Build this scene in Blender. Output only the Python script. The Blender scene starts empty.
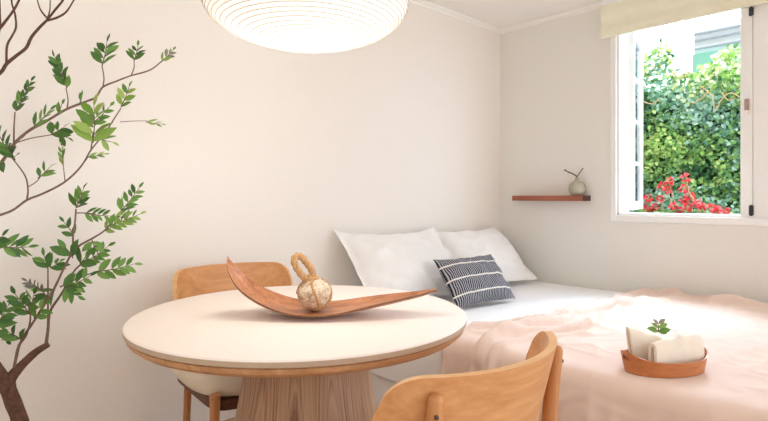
import bpy, math, random
from mathutils import Vector, Matrix, noise
random.seed(7)
PI = math.pi
SC = bpy.context.scene
COL = SC.collection

# ------------------------------------------------------------------ camera model
CAM_H = 1.09
YAW = math.radians(46.5)
FWD = Vector((math.cos(YAW), math.sin(YAW), 0)); RGT = Vector((math.sin(YAW), -math.cos(YAW), 0))
FPX = 540.0; HOR = 197.0
XW, YW, ZC = 3.58, 2.45, 2.40          # window wall, left wall, ceiling

def ray(px, py):
    return FWD + RGT * ((px - 384) / FPX) + Vector((0, 0, (HOR - py) / FPX))
def at_d(px, py, d):
    return Vector((0, 0, CAM_H)) + ray(px, py) * d
def at_y(px, py, y):
    r = ray(px, py); return Vector((0, 0, CAM_H)) + r * (y / r.y)
def at_x(px, py, x):
    r = ray(px, py); return Vector((0, 0, CAM_H)) + r * (x / r.x)
def at_z(px, py, z):
    r = ray(px, py); return Vector((0, 0, CAM_H)) + r * ((z - CAM_H) / r.z)
def RF(R, F, z=0):
    v = RGT * R + FWD * F; return Vector((v.x, v.y, z))

# ------------------------------------------------------------------ materials
def srgb(r, g, b):
    f = lambda c: (c / 255) / 12.92 if c / 255 <= .04045 else ((c / 255 + .055) / 1.055) ** 2.4
    return (f(r), f(g), f(b), 1)
class NT:
    def __init__(s, name):
        m = bpy.data.materials.new(name); m.use_nodes = True
        s.m = m; s.t = m.node_tree; s.t.nodes.clear()
        s.out = s.n('ShaderNodeOutputMaterial'); s.b = s.n('ShaderNodeBsdfPrincipled')
        s.l(s.b.outputs[0], s.out.inputs[0])
    def n(s, k, **kw):
        x = s.t.nodes.new(k)
        for a, v in kw.items(): setattr(x, a, v)
        return x
    def l(s, a, b): s.t.links.new(a, b)
    def coord(s, kind='Object', scale=(1, 1, 1), rot=(0, 0, 0)):
        tc = s.n('ShaderNodeTexCoord'); mp = s.n('ShaderNodeMapping')
        mp.inputs['Scale'].default_value = scale; mp.inputs['Rotation'].default_value = rot
        s.l(tc.outputs[kind], mp.inputs[0]); return mp.outputs[0]
    def noise(s, v, scale=5, detail=4, rough=.55, dist=0):
        x = s.n('ShaderNodeTexNoise'); x.inputs['Scale'].default_value = scale
        x.inputs['Detail'].default_value = detail; x.inputs['Roughness'].default_value = rough
        x.inputs['Distortion'].default_value = dist
        s.l(v, x.inputs['Vector']); return x.outputs['Fac']
    def ramp(s, f, stops):
        r = s.n('ShaderNodeValToRGB'); e = r.color_ramp.elements
        while len(e) < len(stops): e.new(.5)
        for i, (p, c) in enumerate(stops): e[i].position = p; e[i].color = c
        s.l(f, r.inputs[0]); return r.outputs[0]
    def bump(s, f, strength=.2, dist=.01):
        b = s.n('ShaderNodeBump'); b.inputs['Strength'].default_value = strength; b.inputs['Distance'].default_value = dist
        s.l(f, b.inputs['Height']); s.l(b.outputs[0], s.b.inputs['Normal'])
    def set(s, rough=.5, color=None, spec=None, metal=None):
        s.b.inputs['Roughness'].default_value = rough
        if color: s.b.inputs['Base Color'].default_value = color
        if spec is not None: s.b.inputs['Specular IOR Level'].default_value = spec
        if metal is not None: s.b.inputs['Metallic'].default_value = metal

def plain(name, col, rough=.6, var=.04, bump=0.05, scale=30, spec=.3):
    n = NT(name); n.set(rough, col, spec)
    v = n.coord('Object'); f = n.noise(v, scale, 5)
    a = tuple(c * (1 - var) for c in col[:3]) + (1,); b = tuple(min(1, c * (1 + var)) for c in col[:3]) + (1,)
    n.l(n.ramp(f, [(.3, a), (.7, b)]), n.b.inputs['Base Color'])
    if bump: n.bump(f, bump, .004)
    return n.m
def wood(name, dark, light, axis=0, fine=1.0, rough=.45, rings=None, spec=.35):
    n = NT(name); n.set(rough, light, spec)
    sc = [14 * fine] * 3; sc[axis] = .9 * fine
    v = n.coord('Object', tuple(sc))
    f = n.noise(v, 2.2, 6, .6, .6)
    sc2 = [90 * fine] * 3; sc2[axis] = 3 * fine
    v2 = n.coord('Object', tuple(sc2)); f2 = n.noise(v2, 1.5, 3, .5)
    mx = n.n('ShaderNodeMath', operation='MULTIPLY_ADD'); n.l(f2, mx.inputs[0]); mx.inputs[1].default_value = .45; n.l(f, mx.inputs[2])
    sb = n.n('ShaderNodeMath', operation='SUBTRACT'); n.l(mx.outputs[0], sb.inputs[0]); sb.inputs[1].default_value = .22
    n.l(n.ramp(sb.outputs[0], [(.28, dark), (.72, light)]), n.b.inputs['Base Color'])
    n.bump(f2, .08, .002)
    return n.m
def cloth(name, col, weave=700, var=.05, bump=.15, rough=.9, sheen=.2):
    n = NT(name); n.set(rough, col, .15)
    v = n.coord('Object'); f = n.noise(v, 14, 4); f2 = n.noise(n.coord('Object', (1, 1, 1)), weave, 2)
    a = tuple(c * (1 - var) for c in col[:3]) + (1,); b = tuple(min(1, c * (1 + var)) for c in col[:3]) + (1,)
    n.l(n.ramp(f, [(.3, a), (.7, b)]), n.b.inputs['Base Color'])
    n.bump(f2, bump, .002)
    n.b.inputs['Sheen Weight'].default_value = sheen
    return n.m
def leafmat(name, c1, c2, trans=.25):
    n = NT(name); n.set(.45, c1, .4)
    oi = n.n('ShaderNodeNewGeometry')
    n.l(n.ramp(oi.outputs['Random Per Island'], [(0, c1), (1, c2)]), n.b.inputs['Base Color'])
    tr = n.n('ShaderNodeBsdfTranslucent'); n.l(n.ramp(oi.outputs['Random Per Island'], [(0, c1), (1, c2)]), tr.inputs[0])
    ms = n.n('ShaderNodeMixShader'); ms.inputs[0].default_value = trans
    n.l(n.b.outputs[0], ms.inputs[1]); n.l(tr.outputs[0], ms.inputs[2]); n.l(ms.outputs[0], n.out.inputs[0])
    return n.m

M = {}
M['wall_left'] = plain('wall_left_paint', srgb(243, 236, 228), .75, .012, .04, 60, .2)
M['wall_right'] = plain('wall_right_paint', srgb(235, 232, 225), .75, .012, .04, 60, .2)
M['ceiling'] = plain('ceiling_paint', srgb(243, 241, 236), .8, .01, .03, 50, .2)
M['trim'] = plain('trim_paint', srgb(246, 243, 238), .5, .01, .02, 40, .3)
M['floor'] = wood('floor_oak', srgb(176, 146, 116), srgb(205, 178, 148), 0, .6, .5)
M['white_frame'] = plain('white_frame_paint', srgb(246, 246, 244), .35, .01, .01, 40, .4)
M['panel'] = plain('panel_paint', srgb(246, 245, 243), .5, .01, .02, 40, .3)
M['black'] = plain('black_metal', srgb(40, 44, 52), .4, .05, .02, 60, .5)
M['latch'] = plain('latch_bronze', srgb(178, 150, 140), .35, .1, .05, 90, .5)
M['latch_white'] = plain('latch_white', srgb(245, 235, 228), .4, .02, .0, 60, .4)
M['shade'] = cloth('blind_linen', srgb(242, 237, 214), 500, .02, .1)
M['table_top'] = plain('tabletop_laminate', srgb(243, 230, 219), .55, .012, .015, 80, .3)
M['ply'] = plain('ply_edge', srgb(188, 164, 140), .5, .05, .05, 30, .3)
M['oak_under'] = wood('oak_underside', srgb(168, 118, 78), srgb(203, 155, 112), 0, 1, .5)
M['chair_wood'] = wood('chair_beech', srgb(192, 130, 80), srgb(214, 157, 105), 0, .8, .4)
M['chair_edge'] = wood('chair_ply_edge', srgb(214, 160, 104), srgb(232, 186, 134), 0, .8, .45)
M['chair_leg'] = wood('chair_leg_beech', srgb(178, 116, 68), srgb(202, 142, 90), 2, .8, .4)
M['chair_dark'] = wood('chair_seat_frame', srgb(84, 50, 34), srgb(112, 70, 46), 0, 1, .5)
M['cushion'] = cloth('seat_cushion_fabric', srgb(222, 206, 184), 400, .03, .15)
M['screw'] = plain('screw_bronze', srgb(86, 54, 36), .35, .05, .02, 60, .5)
M['sheet'] = cloth('white_cotton', srgb(243, 242, 242), 600, .01, .06)
M['pillow'] = cloth('pillow_cotton', srgb(243, 240, 238), 600, .012, .06)
M['throw'] = cloth('linen_throw', srgb(231, 206, 191), 420, .03, .2)
M['shelf'] = wood('shelf_walnut', srgb(140, 80, 58), srgb(176, 108, 80), 1, 1, .45)
M['shelf_end'] = plain('shelf_end_grain', srgb(92, 62, 56), .6, .1, .1, 120, .2)
M['vase'] = plain('vase_glaze', srgb(178, 172, 152), .4, .1, .06, 40, .4)
M['twig'] = plain('twig_bark', srgb(74, 62, 58), .8, .15, .2, 120, .2)
M['tray_wood'] = wood('tray_spathe_wood', srgb(142, 82, 50), srgb(206, 142, 98), 0, 1.6, .42)
M['tray_edge'] = wood('tray_rim_wood', srgb(104, 70, 48), srgb(140, 98, 66), 0, 1.2, .5)
M['rope'] = plain('rope_fibre', srgb(200, 158, 112), .9, .22, .4, 220, .1)
M['leather'] = wood('basket_veneer', srgb(178, 106, 62), srgb(206, 134, 84), 0, .7, .45)
M['towel'] = cloth('towel_terry', srgb(240, 226, 208), 260, .03, .5)
M['bark'] = plain('tree_bark', srgb(104, 76, 62), .9, .25, .6, 55, .15)
M['branch'] = plain('branch_bark', srgb(124, 98, 86), .85, .2, .4, 90, .15)
M['dark_branch'] = plain('bare_branch_bark', srgb(98, 72, 62), .85, .2, .4, 90, .15)
M['leaf_dark'] = leafmat('leaf_dark_green', srgb(54, 94, 40), srgb(98, 140, 66), .2)
M['leaf_mid'] = leafmat('leaf_mid_green', srgb(82, 128, 52), srgb(134, 172, 88), .25)
M['leaf_bright'] = leafmat('leaf_bright_green', srgb(112, 154, 58), srgb(170, 194, 104), .3)
M['leaf_dry'] = leafmat('leaf_muted', srgb(112, 106, 96), srgb(150, 150, 128), .2)
M['ivy1'] = leafmat('ivy_green', srgb(70, 122, 60), srgb(146, 184, 106), .3)
M['ivy2'] = leafmat('ivy_bluish', srgb(90, 140, 110), srgb(176, 206, 182), .25)
M['ivy3'] = leafmat('ivy_lime', srgb(120, 168, 70), srgb(196, 214, 130), .35)
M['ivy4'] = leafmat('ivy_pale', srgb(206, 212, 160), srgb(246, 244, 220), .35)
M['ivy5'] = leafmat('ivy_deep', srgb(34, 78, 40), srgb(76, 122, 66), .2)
M['ivy_twig'] = plain('ivy_stem', srgb(190, 160, 120), .9, .2, .2, 60, .1)
M['red'] = leafmat('petal_red', srgb(206, 40, 52), srgb(246, 104, 110), .25)
M['garden_wall'] = plain('garden_wall_render', srgb(60, 76, 50), .9, .2, .4, 12, .1)
M['earth'] = plain('garden_soil', srgb(110, 96, 78), .95, .2, .4, 15, .1)
M['siding'] = plain('white_siding', srgb(232, 238, 244), .6, .02, .03, 20, .2)
M['siding_line'] = plain('siding_groove', srgb(176, 184, 196), .7, .02, .0, 20, .2)
M['teal'] = plain('teal_panel', srgb(150, 218, 200), .6, .04, .03, 20, .2)

def pedestal_mat():
    n = NT('pedestal_oak_veneer'); n.set(.5, None, .3)
    # veneer leaves around the cone: each leaf has its own cathedral grain
    tc = n.n('ShaderNodeTexCoord'); sp = n.n('ShaderNodeSeparateXYZ'); n.l(tc.outputs['UV'], sp.inputs[0])
    mul = n.n('ShaderNodeMath', operation='MULTIPLY'); n.l(sp.outputs[0], mul.inputs[0]); mul.inputs[1].default_value = 12
    fr = n.n('ShaderNodeMath', operation='FRACT'); n.l(mul.outputs[0], fr.inputs[0])
    fl = n.n('ShaderNodeMath', operation='FLOOR'); n.l(mul.outputs[0], fl.inputs[0])
    cb = n.n('ShaderNodeCombineXYZ')
    s1 = n.n('ShaderNodeMath', operation='SUBTRACT'); n.l(fr.outputs[0], s1.inputs[0]); s1.inputs[1].default_value = .5
    sq = n.n('ShaderNodeMath', operation='MULTIPLY'); n.l(s1.outputs[0], sq.inputs[0]); n.l(s1.outputs[0], sq.inputs[1])
    # cathedral: v + k*u^2
    v1 = n.n('ShaderNodeMath', operation='MULTIPLY_ADD'); n.l(sq.outputs[0], v1.inputs[0]); v1.inputs[1].default_value = 3.2; n.l(sp.outputs[1], v1.inputs[2])
    n.l(v1.outputs[0], cb.inputs[0]); n.l(fl.outputs[0], cb.inputs[1])
    nz = n.n('ShaderNodeTexNoise'); nz.inputs['Scale'].default_value = 9; nz.inputs['Detail'].default_value = 4
    n.l(cb.outputs[0], nz.inputs['Vector'])
    v2 = n.coord('UV', (260, 5, 1)); f2 = n.noise(v2, 1, 3)
    ad = n.n('ShaderNodeMath', operation='MULTIPLY_ADD'); n.l(f2, ad.inputs[0]); ad.inputs[1].default_value = .5; n.l(nz.outputs['Fac'], ad.inputs[2])
    lf = n.n('ShaderNodeMath', operation='MULTIPLY_ADD'); n.l(n.noise(cb.outputs[0], .77, 0), lf.inputs[0]); lf.inputs[1].default_value = .3; n.l(ad.outputs[0], lf.inputs[2])
    n.l(n.ramp(lf.outputs[0], [(.66, srgb(118, 80, 56)), (1.0, srgb(184, 146, 114))]), n.b.inputs['Base Color'])
    n.bump(f2, .1, .002)
    return n.m
M['pedestal'] = pedestal_mat()
def cushion_mat():
    n = NT('striped_cushion_weave'); n.set(.9, None, .1)
    tc = n.n('ShaderNodeTexCoord'); sp = n.n('ShaderNodeSeparateXYZ'); n.l(tc.outputs['UV'], sp.inputs[0])
    def stripes(out, count, phase=0):
        m = n.n('ShaderNodeMath', operation='MULTIPLY_ADD'); n.l(out, m.inputs[0]); m.inputs[1].default_value = count; m.inputs[2].default_value = phase
        f = n.n('ShaderNodeMath', operation='FRACT'); n.l(m.outputs[0], f.inputs[0]); return f.outputs[0]
    su = stripes(sp.outputs[0], 36); 
    a = n.ramp(su, [(.0, srgb(46, 48, 58)), (.52, srgb(52, 54, 64)), (.58, srgb(176, 176, 182)), (.92, srgb(176, 176, 182))])
    sv = stripes(sp.outputs[1], 3.4, .28)
    g = n.ramp(sv, [(.0, (0, 0, 0, 1)), (.90, (0, 0, 0, 1)), (.915, (1, 1, 1, 1)), (.975, (1, 1, 1, 1))])
    mx = n.n('ShaderNodeMix', data_type='RGBA'); n.l(g, mx.inputs['Factor']); n.l(a, mx.inputs['A']); mx.inputs['B'].default_value = srgb(232, 228, 220)
    n.l(mx.outputs['Result'], n.b.inputs['Base Color'])
    return n.m
M['cushion_stripe'] = cushion_mat()
def ball_mat():
    n = NT('woven_shell_ball'); n.set(.7, None, .25)
    v = n.coord('Object'); f = n.noise(v, 55, 3); vo = n.n('ShaderNodeTexVoronoi'); vo.inputs['Scale'].default_value = 190
    n.l(v, vo.inputs['Vector'])
    ad = n.n('ShaderNodeMath', operation='MULTIPLY_ADD'); n.l(vo.outputs['Distance'], ad.inputs[0]); ad.inputs[1].default_value = -.35; n.l(f, ad.inputs[2])
    n.l(n.ramp(ad.outputs[0], [(.12, srgb(176, 142, 108)), (.42, srgb(232, 214, 188))]), n.b.inputs['Base Color'])
    n.bump(vo.outputs['Distance'], .6, .003)
    return n.m
M['ball'] = ball_mat()
def glass_mat():
    n = NT('window_glass')
    tr = n.n('ShaderNodeBsdfTransparent'); tr.inputs[0].default_value = (.86, .9, .93, 1)
    gl = n.n('ShaderNodeBsdfGlossy'); gl.inputs['Roughness'].default_value = .02
    fr = n.n('ShaderNodeFresnel'); fr.inputs[0].default_value = 1.5
    ms = n.n('ShaderNodeMixShader'); n.l(fr.outputs[0], ms.inputs[0]); n.l(tr.outputs[0], ms.inputs[1]); n.l(gl.outputs[0], ms.inputs[2])
    n.l(ms.outputs[0], n.out.inputs[0]); return n.m
M['glass'] = glass_mat()
def paper_mat(strength):
    n = NT('lantern_paper'); n.set(.8, srgb(250, 246, 238), .1)
    n.b.inputs['Emission Color'].default_value = (1, .985, .955, 1)
    n.b.inputs['Emission Strength'].default_value = strength
    return n.m
M['paper'] = paper_mat(.42)
M['rib'] = plain('lantern_wire', srgb(222, 212, 200), .8, .02, 0, 40, .1)
M['cord'] = plain('lamp_cord', srgb(236, 234, 230), .5, .02, 0, 40, .3)

# ------------------------------------------------------------------ mesh builder
class MB:
    def __init__(s): s.v = []; s.f = []; s.mi = []; s.uv = {}; s.cur = 0
    def add(s, vs, fs, mi=None, uvs=None):
        o = len(s.v); s.v += [tuple(p) for p in vs]
        for k, f in enumerate(fs):
            if uvs: s.uv[len(s.f)] = uvs[k]
            s.f.append(tuple(i + o for i in f)); s.mi.append(s.cur if mi is None else mi)
    def box(s, a, b, mi=None):
        x0, y0, z0 = a; x1, y1, z1 = b
        vs = [(x, y, z) for x in (x0, x1) for y in (y0, y1) for z in (z0, z1)]
        s.add(vs, [(0, 1, 3, 2), (4, 6, 7, 5), (0, 4, 5, 1), (2, 3, 7, 6), (0, 2, 6, 4), (1, 5, 7, 3)], mi)
    def tube(s, pts, rad, n=8, mi=None, caps=True):
        pts = [Vector(p) for p in pts]; rad = rad if isinstance(rad, (list, tuple)) else [rad] * len(pts)
        vs = []; fs = []; ref = None
        for i, p in enumerate(pts):
            t = (pts[min(i + 1, len(pts) - 1)] - pts[max(i - 1, 0)]).normalized()
            if ref is None: ref = t.orthogonal().normalized()
            ref = (ref - t * ref.dot(t)).normalized(); bi = t.cross(ref)
            for k in range(n):
                a = 2 * PI * k / n; vs.append(p + (ref * math.cos(a) + bi * math.sin(a)) * rad[i])
        for i in range(len(pts) - 1):
            for k in range(n):
                fs.append((i * n + k, i * n + (k + 1) % n, (i + 1) * n + (k + 1) % n, (i + 1) * n + k))
        if caps:
            fs.append(tuple(reversed(range(n)))); fs.append(tuple((len(pts) - 1) * n + k for k in range(n)))
        s.add(vs, fs, mi)
    def lathe(s, prof, n=64, c=(0, 0, 0), mi=None, uv=False):
        vs = []; fs = []; uvs = []
        zs = [p[1] for p in prof]
        for r, z in prof:
            for k in range(n):
                a = 2 * PI * k / n; vs.append((c[0] + r * math.cos(a), c[1] + r * math.sin(a), c[2] + z))
        for i in range(len(prof) - 1):
            for k in range(n):
                fs.append((i * n + k, i * n + (k + 1) % n, (i + 1) * n + (k + 1) % n, (i + 1) * n + k))
                uvs.append([(k / n, zs[i]), ((k + 1) / n, zs[i]), ((k + 1) / n, zs[i + 1]), (k / n, zs[i + 1])])
        s.add(vs, fs, mi, uvs if uv else None)
    def grid(s, fn, nu, nv, mi=None, uv=True):
        vs = [fn(i / nu, j / nv) for j in range(nv + 1) for i in range(nu + 1)]; fs = []; uvs = []
        for j in range(nv):
            for i in range(nu):
                a = j * (nu + 1) + i; fs.append((a, a + 1, a + nu + 2, a + nu + 1))
                uvs.append([(i / nu, j / nv), ((i + 1) / nu, j / nv), ((i + 1) / nu, (j + 1) / nv), (i / nu, (j + 1) / nv)])
        s.add(vs, fs, mi, uvs if uv else None)
    def leaf(s, p, d, nrm, L, W, mi=None, fold=.15, curl=.1):
        d = d.normalized(); side = d.cross(nrm)
        side = side.normalized() if side.length > 1e-6 else d.orthogonal().normalized()
        up = side.cross(d).normalized()
        vs = []
        for t, w in ((0, .08), (.22, .72), (.5, 1), (.78, .66), (1, .04)):
            c = p + d * (L * t) - up * (curl * L * t * t)
            vs += [c - side * (W * w * .5) + up * (fold * W * w), c, c + side * (W * w * .5) + up * (fold * W * w)]
        fs = []
        for i in range(4):
            a = i * 3; fs += [(a, a + 1, a + 4, a + 3), (a + 1, a + 2, a + 5, a + 4)]
        s.add(vs, fs, mi)
    def build(s, name, mats, parent=None, smooth=True, bevel=0, loc=None, subsurf=0, angle=None, segs=3):
        me = bpy.data.meshes.new(name); me.from_pydata(s.v, [], s.f)
        mats = mats if isinstance(mats, (list, tuple)) else [mats]
        for m in mats: me.materials.append(m)
        if any(s.mi):
            me.polygons.foreach_set('material_index', s.mi)
        if s.uv:
            ul = me.uv_layers.new(name='UVMap')
            for fi, uvs in s.uv.items():
                for li, u in zip(me.polygons[fi].loop_indices, uvs): ul.data[li].uv = u
        if smooth: me.polygons.foreach_set('use_smooth', [True] * len(me.polygons))
        me.validate(); me.update()
        o = bpy.data.objects.new(name, me); COL.objects.link(o)
        if parent: o.parent = parent
        if loc is not None: o.location = loc
        if bevel:
            b = o.modifiers.new('bevel', 'BEVEL'); b.width = bevel; b.segments = segs; b.limit_method = 'ANGLE'; b.angle_limit = math.radians(40)
        if subsurf:
            q = o.modifiers.new('subdivision', 'SUBSURF'); q.levels = subsurf; q.render_levels = subsurf
        if angle is not None or bevel:
            try: me.set_sharp_from_angle(angle=math.radians(angle or 40))
            except Exception: pass
        return o
def tag(o, label=None, cat=None, group=None, kind=None):
    if label: o['label'] = label
    if cat: o['category'] = cat
    if group: o['group'] = group
    if kind: o['kind'] = kind
    return o
def empty(name, loc=(0, 0, 0), rz=0):
    o = bpy.data.objects.new(name, None); COL.objects.link(o); o.location = loc; o.rotation_euler = (0, 0, rz); o.empty_display_size = .1
    return o
def copy_tree(o, parent=None):
    c = o.copy(); COL.objects.link(c)
    if parent: c.parent = parent
    for ch in [x for x in bpy.data.objects if x.parent == o]: copy_tree(ch, c)
    return c
def catmull(pts, n=5):
    pts = [Vector(p) for p in pts]; out = []
    for i in range(len(pts) - 1):
        p0 = pts[max(i - 1, 0)]; p1 = pts[i]; p2 = pts[i + 1]; p3 = pts[min(i + 2, len(pts) - 1)]
        for k in range(n):
            t = k / n
            out.append(.5 * ((2 * p1) + (p2 - p0) * t + (2 * p0 - 5 * p1 + 4 * p2 - p3) * t * t + (3 * p1 - p0 - 3 * p2 + p3) * t ** 3))
    out.append(pts[-1]); return out
def lerp(a, b, t): return a + (b - a) * t
def sstep(a, b, x):
    t = max(0, min(1, (x - a) / (b - a))); return t * t * (3 - 2 * t)
def struct(name, mb, mat, **kw):
    o = mb.build(name, mat, **kw); o['kind'] = 'structure'; return o

# ------------------------------------------------------------------ room shell
X0, Y0 = -2.6, -2.2
WT = .15
m = MB(); m.box((X0, Y0, -.1), (XW + WT, YW + WT, 0)); struct('floor', m, M['floor'], smooth=False)
m = MB(); m.box((X0, Y0, ZC), (XW + WT, YW + WT, ZC + .12)); struct('ceiling', m, M['ceiling'], smooth=False)
m = MB(); m.box((X0, YW, 0), (XW + WT, YW + WT, ZC)); struct('wall_left', m, M['wall_left'], smooth=False)
# window opening in the right wall
WY1 = at_x(617, 200, XW).y           # opening edge nearest the corner
WZ0 = at_x(640, 215.5, XW).z         # opening sill
WZ1 = 2.27
MUL1 = at_x(741, 200, XW).y; MUL0 = at_x(753, 200, XW).y
WY0 = MUL0 - .62
m = MB()
m.box((XW, WY1, 0), (XW + WT, YW, ZC)); m.box((XW, Y0, 0), (XW + WT, WY0, ZC))
m.box((XW, WY0, 0), (XW + WT, WY1, WZ0)); m.box((XW, WY0, WZ1), (XW + WT, WY1, ZC))
struct('wall_right', m, M['wall_right'], smooth=False)
def crown(name, p0, p1, nrm):
    mb = MB(); n = Vector(nrm); prof = [(0, 0), (.030, 0), (.030, -.008), (.020, -.016), (.009, -.024), (.007, -.034), (0, -.034)]
    vs = []
    for p in (Vector(p0), Vector(p1)):
        for a, b in prof: vs.append(p + n * a + Vector((0, 0, b)))
    k = len(prof); mb.add(vs, [(i, (i + 1) % k, k + (i + 1) % k, k + i) for i in range(k)] + [tuple(range(k)), tuple(range(2 * k - 1, k - 1, -1))])
    struct(name, mb, M['trim'], smooth=False)
crown('trim_1', (X0, YW, ZC), (XW, YW, ZC), (0, -1, 0))
crown('trim_2', (XW, Y0, ZC), (XW, YW, ZC), (-1, 0, 0))

# ------------------------------------------------------------------ window
win = empty('window_1', (XW, (WY0 + WY1) / 2, WZ0)); win['kind'] = 'structure'
def wpart(name, mb, mat, parent=win, **kw):
    off = Vector(win.location)
    mb.v = [tuple(Vector(p) - off) for p in mb.v]
    return mb.build(name, mat, parent, **kw)
CW = .036; XI = XW - .018; XO = XW + WT + .01
m = MB()
m.box((XI, WY1, WZ0 - .042), (XW, WY1 + CW, WZ1 + CW))
m.box((XI, WY0 - CW, WZ0 - .042), (XW, WY0, WZ1 + CW))
m.box((XI, WY0, WZ0 - .042), (XW, WY1, WZ0)); m.box((XI, WY0, WZ1), (XW, WY1, WZ1 + CW))
wpart('casing', m, M['panel'], bevel=.003)
m = MB()
m.box((XW, WY1 - .016, WZ0), (XO, WY1, WZ1)); m.box((XW, WY0, WZ0), (XO, WY0 + .016, WZ1))
m.box((XW, WY0, WZ0 - .004), (XO + .03, WY1, WZ0 + .014)); m.box((XW, WY0, WZ1 - .016), (XO, WY1, WZ1))
wpart('window_frame', m, M['white_frame'], bevel=.002)
m = MB(); m.box((XI + .004, MUL0, WZ0 + .014), (XW + .05, MUL1, WZ1 - .016)); wpart('mullion', m, M['white_frame'], bevel=.003)
# solid leaf right of the mullion
m = MB(); m.box((XI + .008, WY0 + .016, WZ0 + .014), (XW + .04, MUL0 - .002, WZ1 - .016)); wpart('shutter', m, M['panel'], bevel=.003)
for z0, z1 in ((at_x(751, 216, XI).z, at_x(751, 205, XI).z), (at_x(751, 16, XI).z, at_x(751, 7, XI).z)):
    m = MB(); y = MUL0 + .004
    m.tube([(XI - .004, y, z0), (XI - .004, y, z1)], .0075, 10); m.box((XI, y - .01, z0 + .005), (XI + .006, y + .012, z1 - .005))
    wpart('hinge', m, M['black'])
m = MB(); y = at_x(747, 104, XI).y; z0 = at_x(747, 115, XI).z; z1 = at_x(747, 99, XI).z
m.box((XI - .010, y - .011, z0 + .025), (XI + .004, y + .011, z1)); m.box((XI - .016, y - .006, z0 + .035), (XI - .008, y + .006, z1 - .02))
la = wpart('latch', m, M['latch'], bevel=.002)
m = MB(); m.box((XI - .014, y - .010, z0), (XI + .004, y + .010, z0 + .026)); wpart('latch_knob', m, M['latch_white'], bevel=.003)
# open casement, swung out past the corner-side jamb
sash = MB(); pane = MB(); SW = .50; sz0, sz1 = WZ0 + .03, WZ1 - .03
hinge = Vector((XO - .01, WY1 - .03, 0)); sd = Vector((math.cos(math.radians(14.5)), math.sin(math.radians(14.5)), 0)); sn = Vector((-sd.y, sd.x, 0))
def sbox(mb, a0, a1, z0, z1, t=.02):
    vs = []
    for a in (a0, a1):
        for b in (-t, t):
            for z in (z0, z1): q = hinge + sd * a + sn * b; vs.append((q.x, q.y, z))
    mb.add(vs, [(0, 1, 3, 2), (4, 6, 7, 5), (0, 4, 5, 1), (2, 3, 7, 6), (0, 2, 6, 4), (1, 5, 7, 3)])
sbox(sash, 0, .055, sz0, sz1); sbox(sash, SW - .055, SW, sz0, sz1)
sbox(sash, .055, SW - .055, sz0, sz0 + .06); sbox(sash, .055, SW - .055, sz1 - .06, sz1)
for k in range(1, 4):
    z = lerp(sz0 + .03, sz1 - .03, k / 4); sbox(sash, .055, SW - .055, z - .012, z + .012, .014)
so = wpart('sash', sash, M['white_frame'], bevel=.002)
sbox(pane, .055, SW - .055, sz0 + .06, sz1 - .06, .003)
pane.v = [tuple(Vector(p) - win.location) for p in pane.v]
pane.build('pane', M['glass'], so, smooth=False)

# roman blind above the window
b0 = at_x(601, 36, XW - .06); BZ = at_x(690, 18, XW - .07).z
bl = empty('roman_blind', (XW - .04, .9, BZ)); tag(bl, 'cream linen roman blind drawn up above the window', 'blind')
BY1 = b0.y; BY0 = WY0 - .12
m = MB(); prof = []
def blprof(z):   # depth from wall by height: stacked soft folds
    return .062 + .006 * math.sin((z - BZ) * 50) if z > BZ + .04 else .062 + .004 * math.sin((z - BZ) * 50)
N = 24
prof = [(-.02, 0.004), (-.055, 0.0)] + [(-blprof(lerp(BZ + .006, ZC - .04, i / N)), lerp(.006, ZC - .04 - BZ, i / N)) for i in range(N + 1)] + [(-.02, ZC - .04 - BZ)]
vs = []
for y in (BY0, BY1):
    for a, z in prof: vs.append((a + .04 , y - .9, z))
k = len(prof); m.add(vs, [(i, (i + 1) % k, k + (i + 1) % k, k + i) for i in range(k)] + [tuple(range(k)), tuple(range(2 * k - 1, k - 1, -1))])
m.build('blind_fabric', M['shade'], bl, angle=35)
m = MB(); m.box((-.026, BY0 - .9, .0), (-.022, BY1 - .9, .022)); 
m.build('hem_bar', M['shade'], bl, smooth=False)
m = MB(); m.box((.0, BY0 - .9, ZC - .04 - BZ), (.04, BY1 - .9, ZC - BZ - .002)); m.v = [(x - .02, y, z) for x, y, z in m.v]
m.build('head_rail', M['white_frame'], bl, bevel=.003)

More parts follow.
